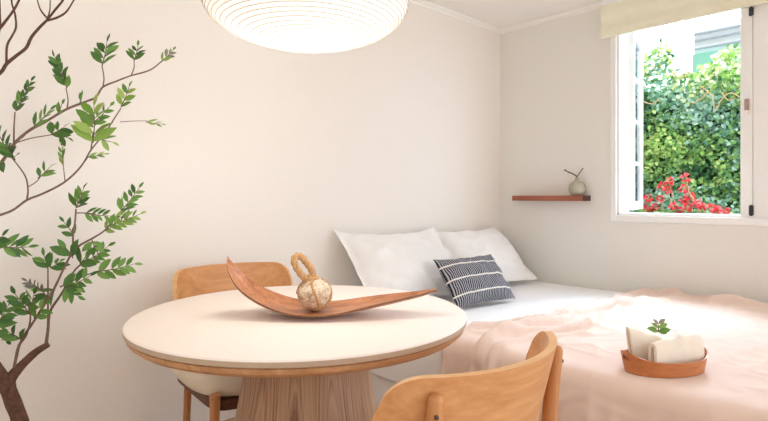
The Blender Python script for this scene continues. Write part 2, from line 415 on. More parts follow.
# ------------------------------------------------------------------ outside
GX = 5.6
m = MB(); m.box((XW + WT, -6, -.2), (20, 14, 0)); struct('ground', m, M['earth'], smooth=False)
def ivy_top(y):
    p = [(-1, 2.2), (.9, 2.28), (1.3, 2.40), (1.45, 2.36), (1.62, 2.22), (1.80, 2.28), (1.86, 2.5), (1.93, 2.62), (2.02, 2.48), (2.1, 2.38), (2.25, 2.34), (2.45, 2.30), (3.5, 2.2), (5, 2.2)]
    for (a, za), (b, zb) in zip(p, p[1:]):
        if a <= y <= b: return lerp(za, zb, (y - a) / (b - a))
    return 2.2
m = MB(); m.box((GX + .05, -1, 0), (GX + .25, 4.6, 2.15)); struct('garden_wall', m, M['garden_wall'], smooth=False)
ivy = empty('climbing_ivy', (GX, 1.7, 0)); tag(ivy, 'tall green climbing ivy covering the garden wall outside the window', 'ivy')
lm = MB()
for i in range(26000):
    y = random.uniform(-.2, 3.6); t = ivy_top(y); z = random.uniform(.6, t) if random.random() < .9 else random.uniform(t - .4, t + .02)
    lump = noise.noise(Vector((y * 2.2, z * 2.2, 3))) * .16 + noise.noise(Vector((y * 5.5, z * 5.5, 9))) * .09
    x = GX - .06 - max(-.05, lump) - random.random() * .09
    cn = noise.noise(Vector((y * 1.6, z * 1.6, 20))) + random.uniform(-.35, .35)
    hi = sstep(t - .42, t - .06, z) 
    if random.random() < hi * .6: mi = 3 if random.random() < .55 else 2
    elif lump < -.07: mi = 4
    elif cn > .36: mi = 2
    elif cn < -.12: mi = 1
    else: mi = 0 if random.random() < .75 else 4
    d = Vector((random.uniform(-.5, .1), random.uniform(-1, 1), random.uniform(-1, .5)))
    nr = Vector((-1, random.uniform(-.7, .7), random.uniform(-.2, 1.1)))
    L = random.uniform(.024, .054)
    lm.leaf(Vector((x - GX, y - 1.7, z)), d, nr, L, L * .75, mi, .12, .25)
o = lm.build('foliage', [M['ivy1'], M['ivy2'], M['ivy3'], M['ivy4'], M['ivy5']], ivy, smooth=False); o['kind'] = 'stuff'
def gpt(px, py, x=GX - .26): return at_x(px, py, x)
for line in ([(741, 98), (731, 93), (722, 99), (715, 112)], [(722, 92), (728, 100), (736, 98)], [(640, 100), (652, 104), (660, 98)], [(672, 72), (680, 78), (690, 72)], [(692, 104), (702, 98), (708, 92)], [(700, 86), (712, 96), (714, 108)]):
    sm = MB(); sm.tube(catmull([gpt(*p) - Vector((GX, 1.7, 0)) for p in line], 4), .005, 6); sm.build('stem', M['ivy_twig'], ivy)
# geraniums
def geranium(px, y_list, label, gx):
    base = at_x(px, 200, gx); base.z = 0
    g = empty('geranium', base); tag(g, label, 'flowering plant', 'geraniums outside the window')
    fm = MB()
    for i in range(420):
        a = random.uniform(0, 2 * PI); r = .11 * math.sqrt(random.random()); z = random.uniform(.5, 1.0) - r * .3
        fm.leaf(Vector((r * math.cos(a), r * math.sin(a), z)), Vector((math.cos(a), math.sin(a), random.uniform(-.4, .4))), Vector((random.uniform(-.6, .1), random.uniform(-.4, .4), 1)), random.uniform(.04, .075), .05, random.choice((0, 0, 1, 2)), .1, .2)
    fm.build('foliage', [M['ivy1'], M['ivy5'], M['ivy3']], g, smooth=False)
    for k in range(5):
        st = MB(); a = k * 1.26; st.tube([(.02 * math.cos(a), .02 * math.sin(a), 0), (.05 * math.cos(a), .05 * math.sin(a), .5), (.12 * math.cos(a), .12 * math.sin(a), .85)], [.012, .009, .006], 6)
        st.build('stem', M['ivy_twig'], g)
    for (qx, qy) in y_list:
        c = at_x(qx, qy, gx - .1 + random.uniform(-.04, .04)) - base
        hm = MB(); hr = random.uniform(.012, .022)
        for i in range(30):
            u = Vector((random.gauss(0, 1), random.gauss(0, 1), random.gauss(0, 1) * .8)).normalized()
            hm.leaf(c + u * hr, u + Vector((random.uniform(-.5, .5), random.uniform(-.5, .5), random.uniform(-.5, .5))), Vector((random.uniform(-1, 1), random.uniform(-1, 1), 1)), .024, .022, 0, .1, .3)
        hm.tube([c, c + Vector((.06, 0, -.1)), (0.06 * random.uniform(-1, 1), .06 * random.uniform(-1, 1), .7)], .004, 5, 1)
        hm.build('flower_head', [M['red'], M['ivy_twig']], g, smooth=False)
geranium(652, [(643, 205), (648, 198), (655, 207), (660, 199), (650, 210), (662, 186)], 'geranium with red blooms at the left end of the window view, by the open sash', 5.12)
geranium(684, [(668, 190), (674, 207), (683, 199), (688, 207), (690, 196), (679, 210), (669, 181), (684, 189)], 'geranium with the densest red blooms, in the middle of the three below the ivy', 4.82)
geranium(718, [(697, 203), (703, 207), (718, 211), (712, 209), (726, 212), (686, 178)], 'geranium with low scattered red blooms, nearest the mullion with black hinges', 4.52)
# house beyond
HX = 9.0
zt = at_x(715, 24, HX).z; zteal = at_x(715, 52, HX).z; zb_ = at_x(715, 78, HX).z
hs = empty('neighbouring_house', (HX, 1.4, 0)); tag(hs, 'pale house with horizontal siding and teal band beyond the ivy wall', 'house')
hy1 = at_x(694, 40, HX).y
m = MB(); m.box((0, -3, 0), (.3, hy1 - 1.4, zt)); m.build('siding', M['siding'], hs, smooth=False)
for q in (31, 37.5, 46):
    z = at_x(715, q, HX).z; m = MB(); m.box((-.03, -3, z - .012), (0, hy1 - 1.4, z + .012)); m.build('siding_joint', M['siding_line'], hs, smooth=False)
m = MB(); m.box((-.09, -3, zb_), (0, hy1 - 1.4, zteal)); m.build('teal_band', M['teal'], hs, smooth=False)

# ------------------------------------------------------------------ table
TC = RF(-.251, 1.664, 0); TZ = CAM_H - .352; TR = .5
tb = empty('round_table', TC); tag(tb, 'round dining table with cream top and flared oak pedestal', 'table')
m = MB(); m.lathe([(0, TZ), (TR - .006, TZ), (TR - .002, TZ - .002), (TR, TZ - .005)], 160)
m.build('tabletop', M['table_top'], tb, angle=30)
m = MB(); m.lathe([(TR, TZ - .005), (TR, TZ - .017), (TR - .003, TZ - .019), (0, TZ - .019)], 160); m.build('edge_band', M['ply'], tb, angle=30)
m = MB(); m.lathe([(0, TZ - .021), (TR - .010, TZ - .021), (TR - .005, TZ - .023), (TR - .008, TZ - .034), (TR - .020, TZ - .044), (TR - .06, TZ - .054), (TR - .12, TZ - .056), (0, TZ - .056)], 160)
m.v = [(x, y, z + .0019 if z > TZ - .0215 else z) for x, y, z in m.v]
m.build('underframe', M['oak_under'], tb, angle=30)
m = MB()
pp = [(.194, TZ - .056), (.188, TZ - .075), (.188, TZ - .11), (.191, TZ - .16), (.198, TZ - .22), (.212, TZ - .30), (.235, TZ - .40), (.252, TZ - .50), (.268, TZ - .60), (.276, TZ - .68), (.278, 0.004), (.275, 0)]
m.lathe(pp + [(0, 0)], 96, uv=True)
m.build('pedestal', M['pedestal'], tb, angle=40, loc=tuple(RGT * .014))

# ------------------------------------------------------------------ chairs
CR = .32; CA = .96
def arc(a, r=CR): return Vector((r * math.sin(a), CR - r * math.cos(a), 0))
def make_chair():
    ch = empty('dining_chair')
    z0, z1, cr, T = .585, .787, .075, .017
    L = CR * CA
    nu, nv = 48, 10
    def face(side):
        r = CR + side * T / 2
        def fn(u, v):
            s_ = (u * 2 - 1) * L; hh = (z1 - z0) / 2; e = max(0, abs(s_) - (L - cr)); lim = hh - cr + math.sqrt(max(0, cr * cr - e * e))
            z = (z0 + z1) / 2 + (v * 2 - 1) * lim
            p = arc(s_ / CR, r); p.z = z
            p.y -= (z - z1) * .26
            return p
        return fn
    m = MB(); fo, fi = face(1), face(-1)
    m.grid(fo, nu, nv, 0); m.grid(lambda u, v: fi(1 - u, v), nu, nv, 0)
    # edges (separate verts so the rim keeps a crisp light ply line)
    ring = [(u / nu, 1) for u in range(nu + 1)] + [(0 + 1, 1 - v / nv) for v in range(1, nv + 1)] + [(1 - u / nu, 0) for u in range(1, nu + 1)] + [(0, v / nv) for v in range(1, nv)]
    vs = []; 
    for u, v in ring: vs.append(fo(u, v))
    for u, v in ring: vs.append(fi(u, v))
    k = len(ring); m.add(vs, [(i, k + i, k + (i + 1) % k, (i + 1) % k) for i in range(k)], 1)
    m.build('backrest', [M['chair_wood'], M['chair_edge']], ch, angle=50)
    # seat cushion: rounded superellipse
    m = MB(); n = 56
    def ring_(sx, sy, z, p=3.2):
        out = []
        for k in range(n):
            a = 2 * PI * k / n; c, s_ = math.cos(a), math.sin(a)
            out.append((sx * math.copysign(abs(c) ** (2 / p), c), .30 + sy * math.copysign(abs(s_) ** (2 / p), s_), z))
        return out
    prof = [(.02, .472), (.5, .471), (.8, .467), (.92, .458), (.98, .444), (1, .426), (.995, .404), (.97, .388), (.92, .378), (.85, .3755), (.4, .375), (.02, .375)]
    vs = []
    for q, z in prof: vs += ring_(.285 * q, .27 * q, z)
    fs = [(i * n + k, i * n + (k + 1) % n, (i + 1) * n + (k + 1) % n, (i + 1) * n + k) for i in range(len(prof) - 1) for k in range(n)]
    m.add(vs, fs); m.build('seat', M['cushion'], ch)
    m = MB(); vs = ring_(.242, .25, .374, 7) + ring_(.242, .25, .338, 7)
    m.add(vs, [(k, n + k, n + (k + 1) % n, (k + 1) % n) for k in range(n)] + [tuple(range(n)), tuple(range(2 * n - 1, n - 1, -1))])
    m.build('seat_frame', M['chair_dark'], ch, angle=40)
    for s_ in (-1, 1):
        a = s_ * .66
        zt_ = .752; p = arc(a, CR + T / 2 + .0125)
        top = Vector((p.x, p.y + (z1 - zt_) * .26, zt_)); mid = Vector((p.x * .97, top.y + .012, .62)); low = Vector((p.x * .86, top.y + .012, .40)); foot = Vector((p.x * .88, top.y - .02, 0))
        path = catmull([foot, low, mid, top], 6); rr = [lerp(.0125, .0185, min(1, i / 8)) if i < 9 else lerp(.0185, .0135, (i - 9) / (len(path) - 10)) for i in range(len(path))]
        d = (path[-1] - path[-2]).normalized()
        for e in (.4, .75, 1): path.append(top + d * (.011 * e)); rr.append(.0135 * math.sqrt(max(.02, 1 - (e * .98) ** 2)))
        m = MB(); m.tube(path, rr, 16)
        lg = m.build('leg', M['chair_leg'], ch, angle=60)
        out = Vector((math.sin(a), -math.cos(a), 0)); m = MB()
        q = Vector((p.x, top.y + .0025, .728)); m.tube([q + out * .0135, q + out * .0165], [.0045, .0035], 12)
        m.build('screw', M['screw'], lg)
        x, y = s_ * .243, .548
        m = MB(); m.tube(catmull([(x * 1.06, y + .015, 0), (x, y, .37), (x, y, .394)], 5) + [Vector((x, y, .403)), Vector((x, y, .407))], [lerp(.0125, .0185, min(1, i / 6)) for i in range(11)] + [.016, .009], 16)
        m.build('leg', M['chair_leg'], ch, angle=60)
    return ch
ch = make_chair()
tag(ch, 'beech chair nearest the camera, seen from behind, before the bed', 'chair', 'beech dining chairs')
FD = (RGT * -1 + FWD).normalized()
A = RF(.05, 1.23) - FD * CR
ch.location = A; ch.rotation_euler.z = math.atan2(FD.y, FD.x) - PI / 2
c2 = copy_tree(ch); tag(c2, 'beech chair with beige cushion between the table and the white wall', 'chair', 'beech dining chairs')
c2.location = (1.158, 2.279, 0); c2.rotation_euler.z = math.atan2(-1, -.1) - PI / 2

# ------------------------------------------------------------------ pendant lantern
LC = RF(-.236, 1.66, CAM_H + .592); LA, LH = .310, .122
lp = empty('pendant_lamp', LC); tag(lp, 'white ribbed paper lantern hanging over the round table', 'lamp')
prof = []
for i in range(41):
    t = lerp(-PI / 2 + .24, PI / 2 - .24, i / 40); prof.append((LA * math.cos(t), LH * math.sin(t)))
m = MB(); m.lathe(prof, 96); m.build('lamp_shade', M['paper'], lp)
m = MB(); NR = 34
for i in range(NR):
    t = lerp(-PI / 2 + .25, PI / 2 - .25, i / (NR - 1)); r, z = (LA + .0012) * math.cos(t), (LH + .0012) * math.sin(t)
    m.lathe([(r + .0017 * math.cos(q), z + .0017 * math.sin(q)) for q in [k * PI / 3 for k in range(7)]], 96)
o = m.build('ribs', M['rib'], lp)
m = MB(); m.tube([(0, 0, .02), (0, 0, ZC - LC.z - .03)], .003, 8); m.build('cord', M['cord'], lp)
m = MB(); m.lathe([(0, ZC - LC.z), (.05, ZC - LC.z), (.05, ZC - LC.z - .02), (.02, ZC - LC.z - .032), (0, ZC - LC.z - .032)], 32); m.build('ceiling_rose', M['cord'], lp, angle=30)
m = MB(); m.lathe([(0, -.03), (.02, -.025), (.03, 0), (.022, .025), (0, .035)], 24); 
bm_ = NT('bulb_glow'); bm_.b.inputs['Emission Color'].default_value = (1, .9, .78, 1); bm_.b.inputs['Emission Strength'].default_value = 4
m.build('bulb', bm_.m, lp)

# ------------------------------------------------------------------ boat tray and ball
tr0 = RF(-.205, 1.62, TZ)
ang = math.atan2(RGT.y, RGT.x)
tray = empty('boat_tray', tr0, ang); tag(tray, 'long brown wooden tray with upturned pointed ends lying on the table', 'tray')
# local: x right, y away from the camera
keys = [(-.266, .158, .004, .002), (-.261, .142, .014, .006), (-.246, .108, .038, .016), (-.215, .068, .060, .020), (-.16, .032, .082, .021), (-.09, .010, .100, .016), (-.02, .002, .108, .013), (.06, .004, .102, .013), (.14, .016, .086, .015), (.22, .032, .062, .013), (.30, .050, .034, .008), (.355, .066, .010, .003), (.364, .069, .003, .001)]
def tkey(t):
    x = t * (len(keys) - 1); i = min(int(x), len(keys) - 2); f_ = x - i
    out = []
    for k in range(4):
        p0 = keys[max(i - 1, 0)][k]; p1 = keys[i][k]; p2 = keys[i + 1][k]; p3 = keys[min(i + 2, len(keys) - 1)][k]
        out.append(.5 * (2 * p1 + (p2 - p0) * f_ + (2 * p0 - 5 * p1 + 4 * p2 - p3) * f_ * f_ + (3 * p1 - p0 - 3 * p2 + p3) * f_ ** 3))
    return out
def tfn(off):
    def fn(u, v):
        x, z, w, dp = tkey(u); s_ = v * 2 - 1
        curl = .25 * sstep(.3, 0, u)
        return (x, s_ * w, z + dp * (s_ * s_) * 1.0 + off + (.010 * s_ * sstep(.5, 0, u)))
    return fn
m = MB(); m.grid(tfn(.0055), 90, 16, 0, uv=False); m.grid(lambda u, v: tfn(0)(1 - u, v), 90, 16, 0, uv=False)
rg = [(u / 90, 0) for u in range(91)] + [(1, v / 16) for v in range(1, 17)] + [(1 - u / 90, 1) for u in range(1, 91)] + [(0, 1 - v / 16) for v in range(1, 16)]
vs = [tfn(.0055)(*q) for q in rg] + [tfn(0)(*q) for q in rg]; k = len(rg)
m.add(vs, [(i, k + i, k + (i + 1) % k, (i + 1) % k) for i in range(k)], 1)
m.v = [(x, y, max(z, .0005)) for x, y, z in m.v]
m.build('tray_body', [M['tray_wood'], M['tray_edge']], tray, angle=50)

bp = at_d(315, 296, 1.63); BR = .052
ball = empty('decorative_ball', (bp.x, bp.y, TZ + .009), ang); tag(ball, 'speckled cream ball bound with rope, resting in the wooden tray', 'ornament')
m = MB(); prof = [(0.001 + BR * math.cos(t) * (1 + .03 * math.sin(2 * t)), BR * .93 * (1 + math.sin(t))) for t in [lerp(-PI / 2, PI / 2, i / 28) for i in range(29)]]
m.lathe(prof, 48); m.build('ball', M['ball'], ball)
def rope(pts, r, twist=3.0, strands=3, n=80):
    mb = MB(); path = catmull(pts, max(2, n // (len(pts) - 1))); ref = None; fr = []
    for i, p in enumerate(path):
        t = (path[min(i + 1, len(path) - 1)] - path[max(i - 1, 0)]).normalized()
        if ref is None: ref = t.orthogonal().normalized()
        ref = (ref - t * ref.dot(t)).normalized(); fr.append((p, ref.copy(), t.cross(ref)))
    for s_ in range(strands):
        pp_ = []
        for i, (p, a, b) in enumerate(fr):
            ph = 2 * PI * (s_ / strands + twist * i / len(fr)); pp_.append(p + (a * math.cos(ph) + b * math.sin(ph)) * r * .55)
        mb.tube(pp_, r * .62, 7)
    return mb
top = BR * .93 * 2
def lpx(px, py, dy=0):   # ball-local from picture offsets (1 px is about 3 mm here)
    return Vector(((px - 315) * .00302, dy, (311.5 - py) * .00302))
loop = [lpx(312, 284, -.004), lpx(306, 279, -.012), lpx(299, 271, -.012), lpx(294.5, 262, -.008), lpx(296, 257.5, 0), lpx(301, 258, .006), lpx(306, 264, .010), lpx(311, 271, .010), lpx(313, 279, .006), lpx(312.5, 286, .0)]
rope(loop, .0098, 5, 3, 90).build('rope_loop', M['rope'], ball)
kn = [Vector((.012 * math.cos(a) - .007, .014 * math.sin(a), top - .006 + .004 * a / PI)) for a in [k * PI / 4 for k in range(14)]]
rope(kn, .0065, 7, 3, 70).build('rope_knot', M['rope'], ball)
def onball(lon, lat): return Vector((BR * 1.03 * math.cos(lat) * math.sin(lon), -BR * 1.03 * math.cos(lat) * math.cos(lon), BR * .93 * (1 + 1.03 * math.sin(lat))))
rope([onball(-.3, 1.4), onball(-.15, .9), onball(.05, .4), onball(.25, -.1), onball(.42, -.6), onball(.5, -.9)], .0042, 8, 2, 50).build('rope_strap', M['rope'], ball)
rope([onball(1.6, 1.2), onball(1.45, .6), onball(1.2, .0), onball(.9, -.5), onball(.55, -.88)], .0036, 8, 2, 50).build('rope_strap', M['rope'], ball)
rope([onball(-1.2, 1.3), onball(-1.35, .9), onball(-1.45, .5), onball(-1.5, .1)], .0042, 7, 2, 40).build('rope_strap', M['rope'], ball)

# ------------------------------------------------------------------ bed
BX0, BX1, BYF, BYH, BZT = 1.79, XW - .02, .05, YW - .02, .475
bed = empty('bed', ((BX0 + BX1) / 2, (BYF + BYH) / 2, 0)); tag(bed, 'low double bed with white sheet in the corner under the window', 'bed')
bo = Vector(bed.location)
def rbox(a, b, r, name, mat, parent, off, segs=5):
    mb = MB(); mb.box(tuple(Vector(a) - off), tuple(Vector(b) - off)); return mb.build(name, mat, parent, bevel=r, segs=segs)
rbox((BX0 + .02, BYF + .02, 0.0), (BX1 - .01, BYH, .22), .02, 'bed_base', M['sheet'], bed, bo)
def mattress(u, v):
    x = lerp(BX0, BX1, u); y = lerp(BYF, BYH, v)
    e = min(x - BX0, y - BYF, BX1 - x, BYH - y)
    z = BZT - .05 * (1 - sstep(-.01, .06, e)) ** 2
    z += .004 * noise.noise(Vector((x * 4, y * 4, 1))) + .003 * abs(noise.noise(Vector((x * 3 + y * 5, y * 11 - x * 3, 5))))
    return Vector((x, y, z)) - bo
m = MB(); NU, NV = 80, 90
m.grid(mattress, NU, NV, uv=False)
ring = [(i / NU, 0) for i in range(NU)] + [(1, j / NV) for j in range(NV)] + [(1 - i / NU, 1) for i in range(NU)] + [(0, 1 - j / NV) for j in range(NV)]
vs = []
for zz in (None, .36, .25, .222):
    for q in ring:
        p = mattress(*q)
        if zz: p.z = zz - bo.z; p += Vector((.006 * noise.noise(Vector((p.x * 6, p.y * 6, zz * 3))), .004 * noise.noise(Vector((p.x * 6, p.y * 6, zz * 3 + 9))), 0)) if zz > .23 else Vector()
        vs.append(p)
k = len(ring); m.add(vs, [(r * k + i, (r + 1) * k + i, (r + 1) * k + (i + 1) % k, r * k + (i + 1) % k) for r in range(3) for i in range(k)] + [tuple(3 * k + k - 1 - i for i in range(k))])
m.build('mattress', M['sheet'], bed, angle=60)

# linen throw
kc = at_z(664, 370, BZT + .02)
TX = BX0 - .016; LT = 1.745; LD = .40; RB = .045
bx = random.Random(3)
ridges = []
for k in range(12):   # folds running across the bed near the head edge
    ridges.append((bx.uniform(-.03, .30), bx.uniform(-.22, .22), bx.uniform(.016, .036), bx.uniform(.010, .020), bx.uniform(0, LT), bx.uniform(.25, .6)))
def throw(u, v):
    s = u * (LT + LD)                       # arc length from the wall side to the hem
    yh = lerp(1.30, 1.49, min(1, s / LT)) + .035 * math.sin(s * 3.1 + .6) + .018 * math.sin(s * 9)
    y = lerp(yh, BYF - .05, v)
    w = yh - y                              # distance from the head edge
    h = .006 + .006 * (1 + noise.noise(Vector((s * 2.5, y * 2.5, 2)))) + .005 * noise.noise(Vector((s * 7 + y * 3, y * 9, 4)))
    h += .006 * (1 - abs(noise.noise(Vector((s * 3.2 + y * 2.2, y * 6.5 - s * 2.4, 7))))) ** 6 * 1.8
    h += .005 * (1 - abs(noise.noise(Vector((s * 7 - y * 2.2, y * 5 + s * 4, 17))))) ** 6
    for (r0, sl, am, wd, sc_, ln) in ridges:
        q = w - r0 - sl * (s - sc_); h += am * math.exp(-(q / wd) ** 2) * math.exp(-((s - sc_) / ln) ** 2)
    # bunched band against the window wall
    bw = math.exp(-((s - .10 - .03 * math.sin(y * 9)) / .036) ** 2) * (.5 + .5 * math.sin(y * 17 + 1.2 + 1.5 * math.sin(y * 5))) * sstep(0, .25, w)
    h += .055 * bw + .014 * math.exp(-((s - .03) / .03) ** 2)
    h += .012 * math.exp(-(w / .02) ** 2)
    kd = ((XW - .03 - s - kc.x) ** 2 + (y - kc.y) ** 2) ** .5; h = lerp(.014, h, sstep(.15, .30, kd))     # the basket presses it flat
    top = LT - RB
    if s < top:
        x = XW - .03 - s; z = BZT + .003 + h
        return Vector((x, y, z))
    a = (s - top) / RB
    fl = .5 + .5 * noise.noise(Vector((y * 3.4, 0, 11)))
    if a < PI / 2:
        x = TX + RB - (RB + h) * math.sin(a); z = BZT + .003 - RB + (RB + h) * math.cos(a); return Vector((x, y, z))
    dn = s - top - RB * PI / 2
    wv = .5 + .5 * math.sin(y * 17 + 2.5 * noise.noise(Vector((y * 2, dn, 3))))
    x = TX - h - dn * .05 - (.045 * wv) * sstep(0, .25, dn)
    z = BZT + .003 - RB - dn
    return Vector((x, y, z))
m = MB(); m.grid(throw, 230, 200, uv=False)
to = m.build('bed_throw', M['throw'])
so_ = to.modifiers.new('thickness', 'SOLIDIFY'); so_.thickness = .004; so_.offset = 1
tag(to, 'crumpled beige linen throw spread over the foot of the white bed', 'throw')

# pillows
def pillow_mesh(w, h, t, flange, seed, nu=44, nv=32, sag=.0):
    def prof(u, v):
        a = (u * 2 - 1); b = (v * 2 - 1)
        fu = flange / w * 2; fv = flange / h * 2
        aa = min(1, abs(a) / (1 - fu)) if fu < 1 else 1; bb = min(1, abs(b) / (1 - fv))
        p = max(0, 1 - aa ** 2.6) * max(0, 1 - bb ** 2.6)
        return t * .5 * p ** .55
    def fn(side):
        def g(u, v):
            a, b = u * 2 - 1, v * 2 - 1
            x = a * w / 2 * (1 - .05 * (1 - abs(b) ** 2) * abs(a) ** 3) ; z = h / 2 + b * h / 2 * (1 - .09 * (1 - a * a) * abs(b) ** 3)
            th = prof(u, v)
            wr = noise.noise(Vector((a * 2.2 + seed, b * 2.6, side))) * .022 + noise.noise(Vector((a * 6 + seed, b * 3, side + 4))) * .011
            wr -= .013 * (1 - abs(noise.noise(Vector((a * 3 + b * 2.5 + seed, b * 3 - a * 2, 8))))) ** 5
            wr *= min(1, (t / .2) ** 2)
            wave = .010 * min(1, t / .2) * noise.noise(Vector((a * 3 + seed, b * 3, 31)))
            z -= sag * (1 - a * a) * max(0, b) * h
            return Vector((x, side * (th + wr * min(1, th / (t * .2))) + wave + side * .0015, z))
        return g
    m = MB(); m.grid(fn(-1), nu, nv); m.grid(lambda u, v: fn(1)(1 - u, v), nu, nv)
    rg = [(i / nu, 0) for i in range(nu)] + [(1, j / nv) for j in range(nv)] + [(1 - i / nu, 1) for i in range(nu)] + [(0, 1 - j / nv) for j in range(nv)]
    vs = [fn(-1)(*q) for q in rg] + [fn(1)(*q) for q in rg]; k = len(rg)
    m.add(vs, [(i, k + i, k + (i + 1) % k, (i + 1) % k) for i in range(k)])
    return m
def place(o, loc, lean, rz, roll=0):
    o.matrix_world = Matrix.Translation(loc) @ Matrix.Rotation(rz, 4, 'Z') @ Matrix.Rotation(-lean, 4, 'X') @ Matrix.Rotation(roll, 4, 'Y')
p1 = pillow_mesh(.81, .52, .23, .03, 1.0, sag=.06).build('pillow', M['pillow']); tag(p1, 'white pillow leaning on the wall nearest the round table', 'pillow', 'white pillows')
p1.data.flip_normals()
place(p1, (2.275, 2.045, BZT + .035), math.radians(42), math.radians(-2), math.radians(1.5))
p2 = pillow_mesh(.75, .52, .22, .03, 5.0, sag=.02).build('pillow', M['pillow']); tag(p2, 'white pillow leaning in the room corner beneath the small shelf', 'pillow', 'white pillows')
p2.data.flip_normals()
place(p2, (3.06, 2.04, BZT + .03), math.radians(46), math.radians(-1), 0)
cu = pillow_mesh(.48, .31, .13, .0, 9.0, 40, 26).build('throw_cushion', M['cushion_stripe']); cu.data.flip_normals()
tag(cu, 'small charcoal striped cushion with white stitched lines before the pillows', 'cushion')
place(cu, (2.50, 1.79, BZT + .020), math.radians(38), math.radians(-6), 0)

# ------------------------------------------------------------------ shelf and vase
s0 = at_x(512, 198, XW - .11).y; s1 = at_x(590.5, 198, XW).y; szt = at_x(583, 195.5, XW - .1).z; szb = at_x(583, 201, XW - .1).z
sh = empty('wall_shelf', (XW, (s0 + s1) / 2, szb)); tag(sh, 'small reddish wooden floating shelf on the wall left of the window', 'shelf')
hw = (s0 - s1) / 2
m = MB(); m.box((-.11, -hw + .002, 0), (0, hw, szt - szb)); m.build('shelf_board', M['shelf'], sh, bevel=.002)
m = MB(); m.box((-.109, -hw - .001, .001), (0, -hw + .0015, szt - szb - .001)); m.build('end_cap', M['shelf_end'], sh, smooth=False)
vp = at_x(577, 190, XW - .055); vz = szt
va = empty('bud_vase', (vp.x, vp.y, vz)); tag(va, 'small round grey vase holding thin bare twigs on the floating shelf', 'vase')
vr = .058
prof = [(0, 0), (.030, 0), (.038, .004), (.052, .022), (.058, .046), (.054, .070), (.040, .090), (.022, .100), (.014, .104), (.012, .114), (.016, .122), (.012, .121), (.009, .110), (.009, .06), (0, .05)]
m = MB(); m.lathe(prof, 40); m.build('vase_body', M['vase'], va)
m = MB()
def vl(px, py): 
    q = at_x(px, py, XW - .055); return q - Vector((vp.x, vp.y, vz))
m.tube(catmull([(0, 0, .07), (0, 0, .125), vl(573, 174), vl(564, 170)], 4), [.004] * 9 + [.004, .003, .003, .003], 6)
m.tube([vl(569, 173), vl(565, 169.5)], .003, 5)
m.tube(catmull([(0, 0, .07), (0, .0, .125), vl(579, 174), vl(583, 168)], 4), .003, 6)
m.build('twig', M['twig'], va)

# ------------------------------------------------------------------ basket with towels
bas = empty('oval_basket', (kc.x, kc.y, BZT + .0225), ang + .22); tag(bas, 'oval tan wooden basket tray standing on the beige linen throw', 'basket')
ea, eb = .142, .088
def rimz(a): return .050 + .022 * abs(math.cos(a)) ** 5
n = 72
def wall(out):
    def fn(u, v):
        a = 2 * PI * u; r = out + .012 * v
        z = v * rimz(a)
        return ((ea + r) * math.cos(a), (eb + r) * math.sin(a), z)
    return fn
m = MB(); slot = lambda u, v: False
def addwall(out, flip):
    fn = wall(out); nv = 12
    vs = [fn(i / n, j / nv) for j in range(nv + 1) for i in range(n)]; fs = []
    for j in range(nv):
        for i in range(n):
            a = 2 * PI * (i + .5) / n; da = min(abs(math.remainder(a, 2 * PI)), abs(math.remainder(a - PI, 2 * PI)))
            if da < .20 and j in (7, 8, 9): continue      # handle slots at the ends
            q = (j * n + i, j * n + (i + 1) % n, (j + 1) * n + (i + 1) % n, (j + 1) * n + i); fs.append(q[::-1] if flip else q)
    m.add(vs, fs)
addwall(.0, False); addwall(-.005, True)
fo, fi = wall(0), wall(-.005)
vs = [fo(i / n, 1) for i in range(n)] + [fi(i / n, 1) for i in range(n)]
m.add(vs, [(i, n + i, n + (i + 1) % n, (i + 1) % n) for i in range(n)])
m.build('basket_wall', M['leather'], bas, angle=50)
m = MB(); vs = [(0, 0, .001)] + [(ea * math.cos(2 * PI * i / n), eb * math.sin(2 * PI * i / n), .001) for i in range(n)] + [(0, 0, .007)] + [((ea - .003) * math.cos(2 * PI * i / n), (eb - .003) * math.sin(2 * PI * i / n), .007) for i in range(n)]
m.add(vs, [(0, 1 + (i + 1) % n, 1 + i) for i in range(n)] + [(n + 1, n + 2 + i, n + 2 + (i + 1) % n) for i in range(n)] + [(1 + i, 1 + (i + 1) % n, n + 2 + (i + 1) % n, n + 2 + i) for i in range(n)])
m.build('basket_base', M['leather'], bas, angle=40)
def towel(name, pts, width, loc, rz, label, thick=.016, tilt=0, slope=0):
    # a folded cloth: a layered strip following a profile (local y,z) extruded along x
    path = catmull([Vector((0, a, b)) for a, b in pts], 6)
    mb = MB(); nu = 18; nrm = []
    for i, p in enumerate(path):
        t = (path[min(i + 1, len(path) - 1)] - path[max(i - 1, 0)]).normalized(); nrm.append(Vector((0, -t.z, t.y)))
    def ft(off):
        def fn(u, v):
            i = min(int(round(v * (len(path) - 1))), len(path) - 1); p = path[i]; a = u * 2 - 1
            e = 1 - .5 * abs(a) ** 6
            w = width / 2 * (1 - .12 * v)
            q = p + nrm[i] * (off * e + .003 * noise.noise(Vector((a * 3, v * 6, off * 50))))
            return Vector((a * w + tilt * p.z, q.y, q.z * (1 - slope * (a + 1) / 2) + .006 * noise.noise(Vector((a * 2.5, v * 2, 4)))))
        return fn
    nv = len(path) - 1
    mb.grid(ft(thick / 2), nu, nv, uv=False); mb.grid(lambda u, v: ft(-thick / 2)(1 - u, v), nu, nv, uv=False)
    rg = [(i / nu, 0) for i in range(nu)] + [(1, j / nv) for j in range(nv)] + [(1 - i / nu, 1) for i in range(nu)] + [(0, 1 - j / nv) for j in range(nv)]
    vs = [ft(thick / 2)(*q) for q in rg] + [ft(-thick / 2)(*q) for q in rg]; k = len(rg)
    mb.add(vs, [(i, k + i, k + (i + 1) % k, (i + 1) % k) for i in range(k)])
    o = mb.build(name, M['towel']); o.location = loc; o.rotation_euler.z = rz
    tag(o, label, 'towel', 'folded towels in the basket'); return o
kb = Vector(bas.location); ka = bas.rotation_euler.z
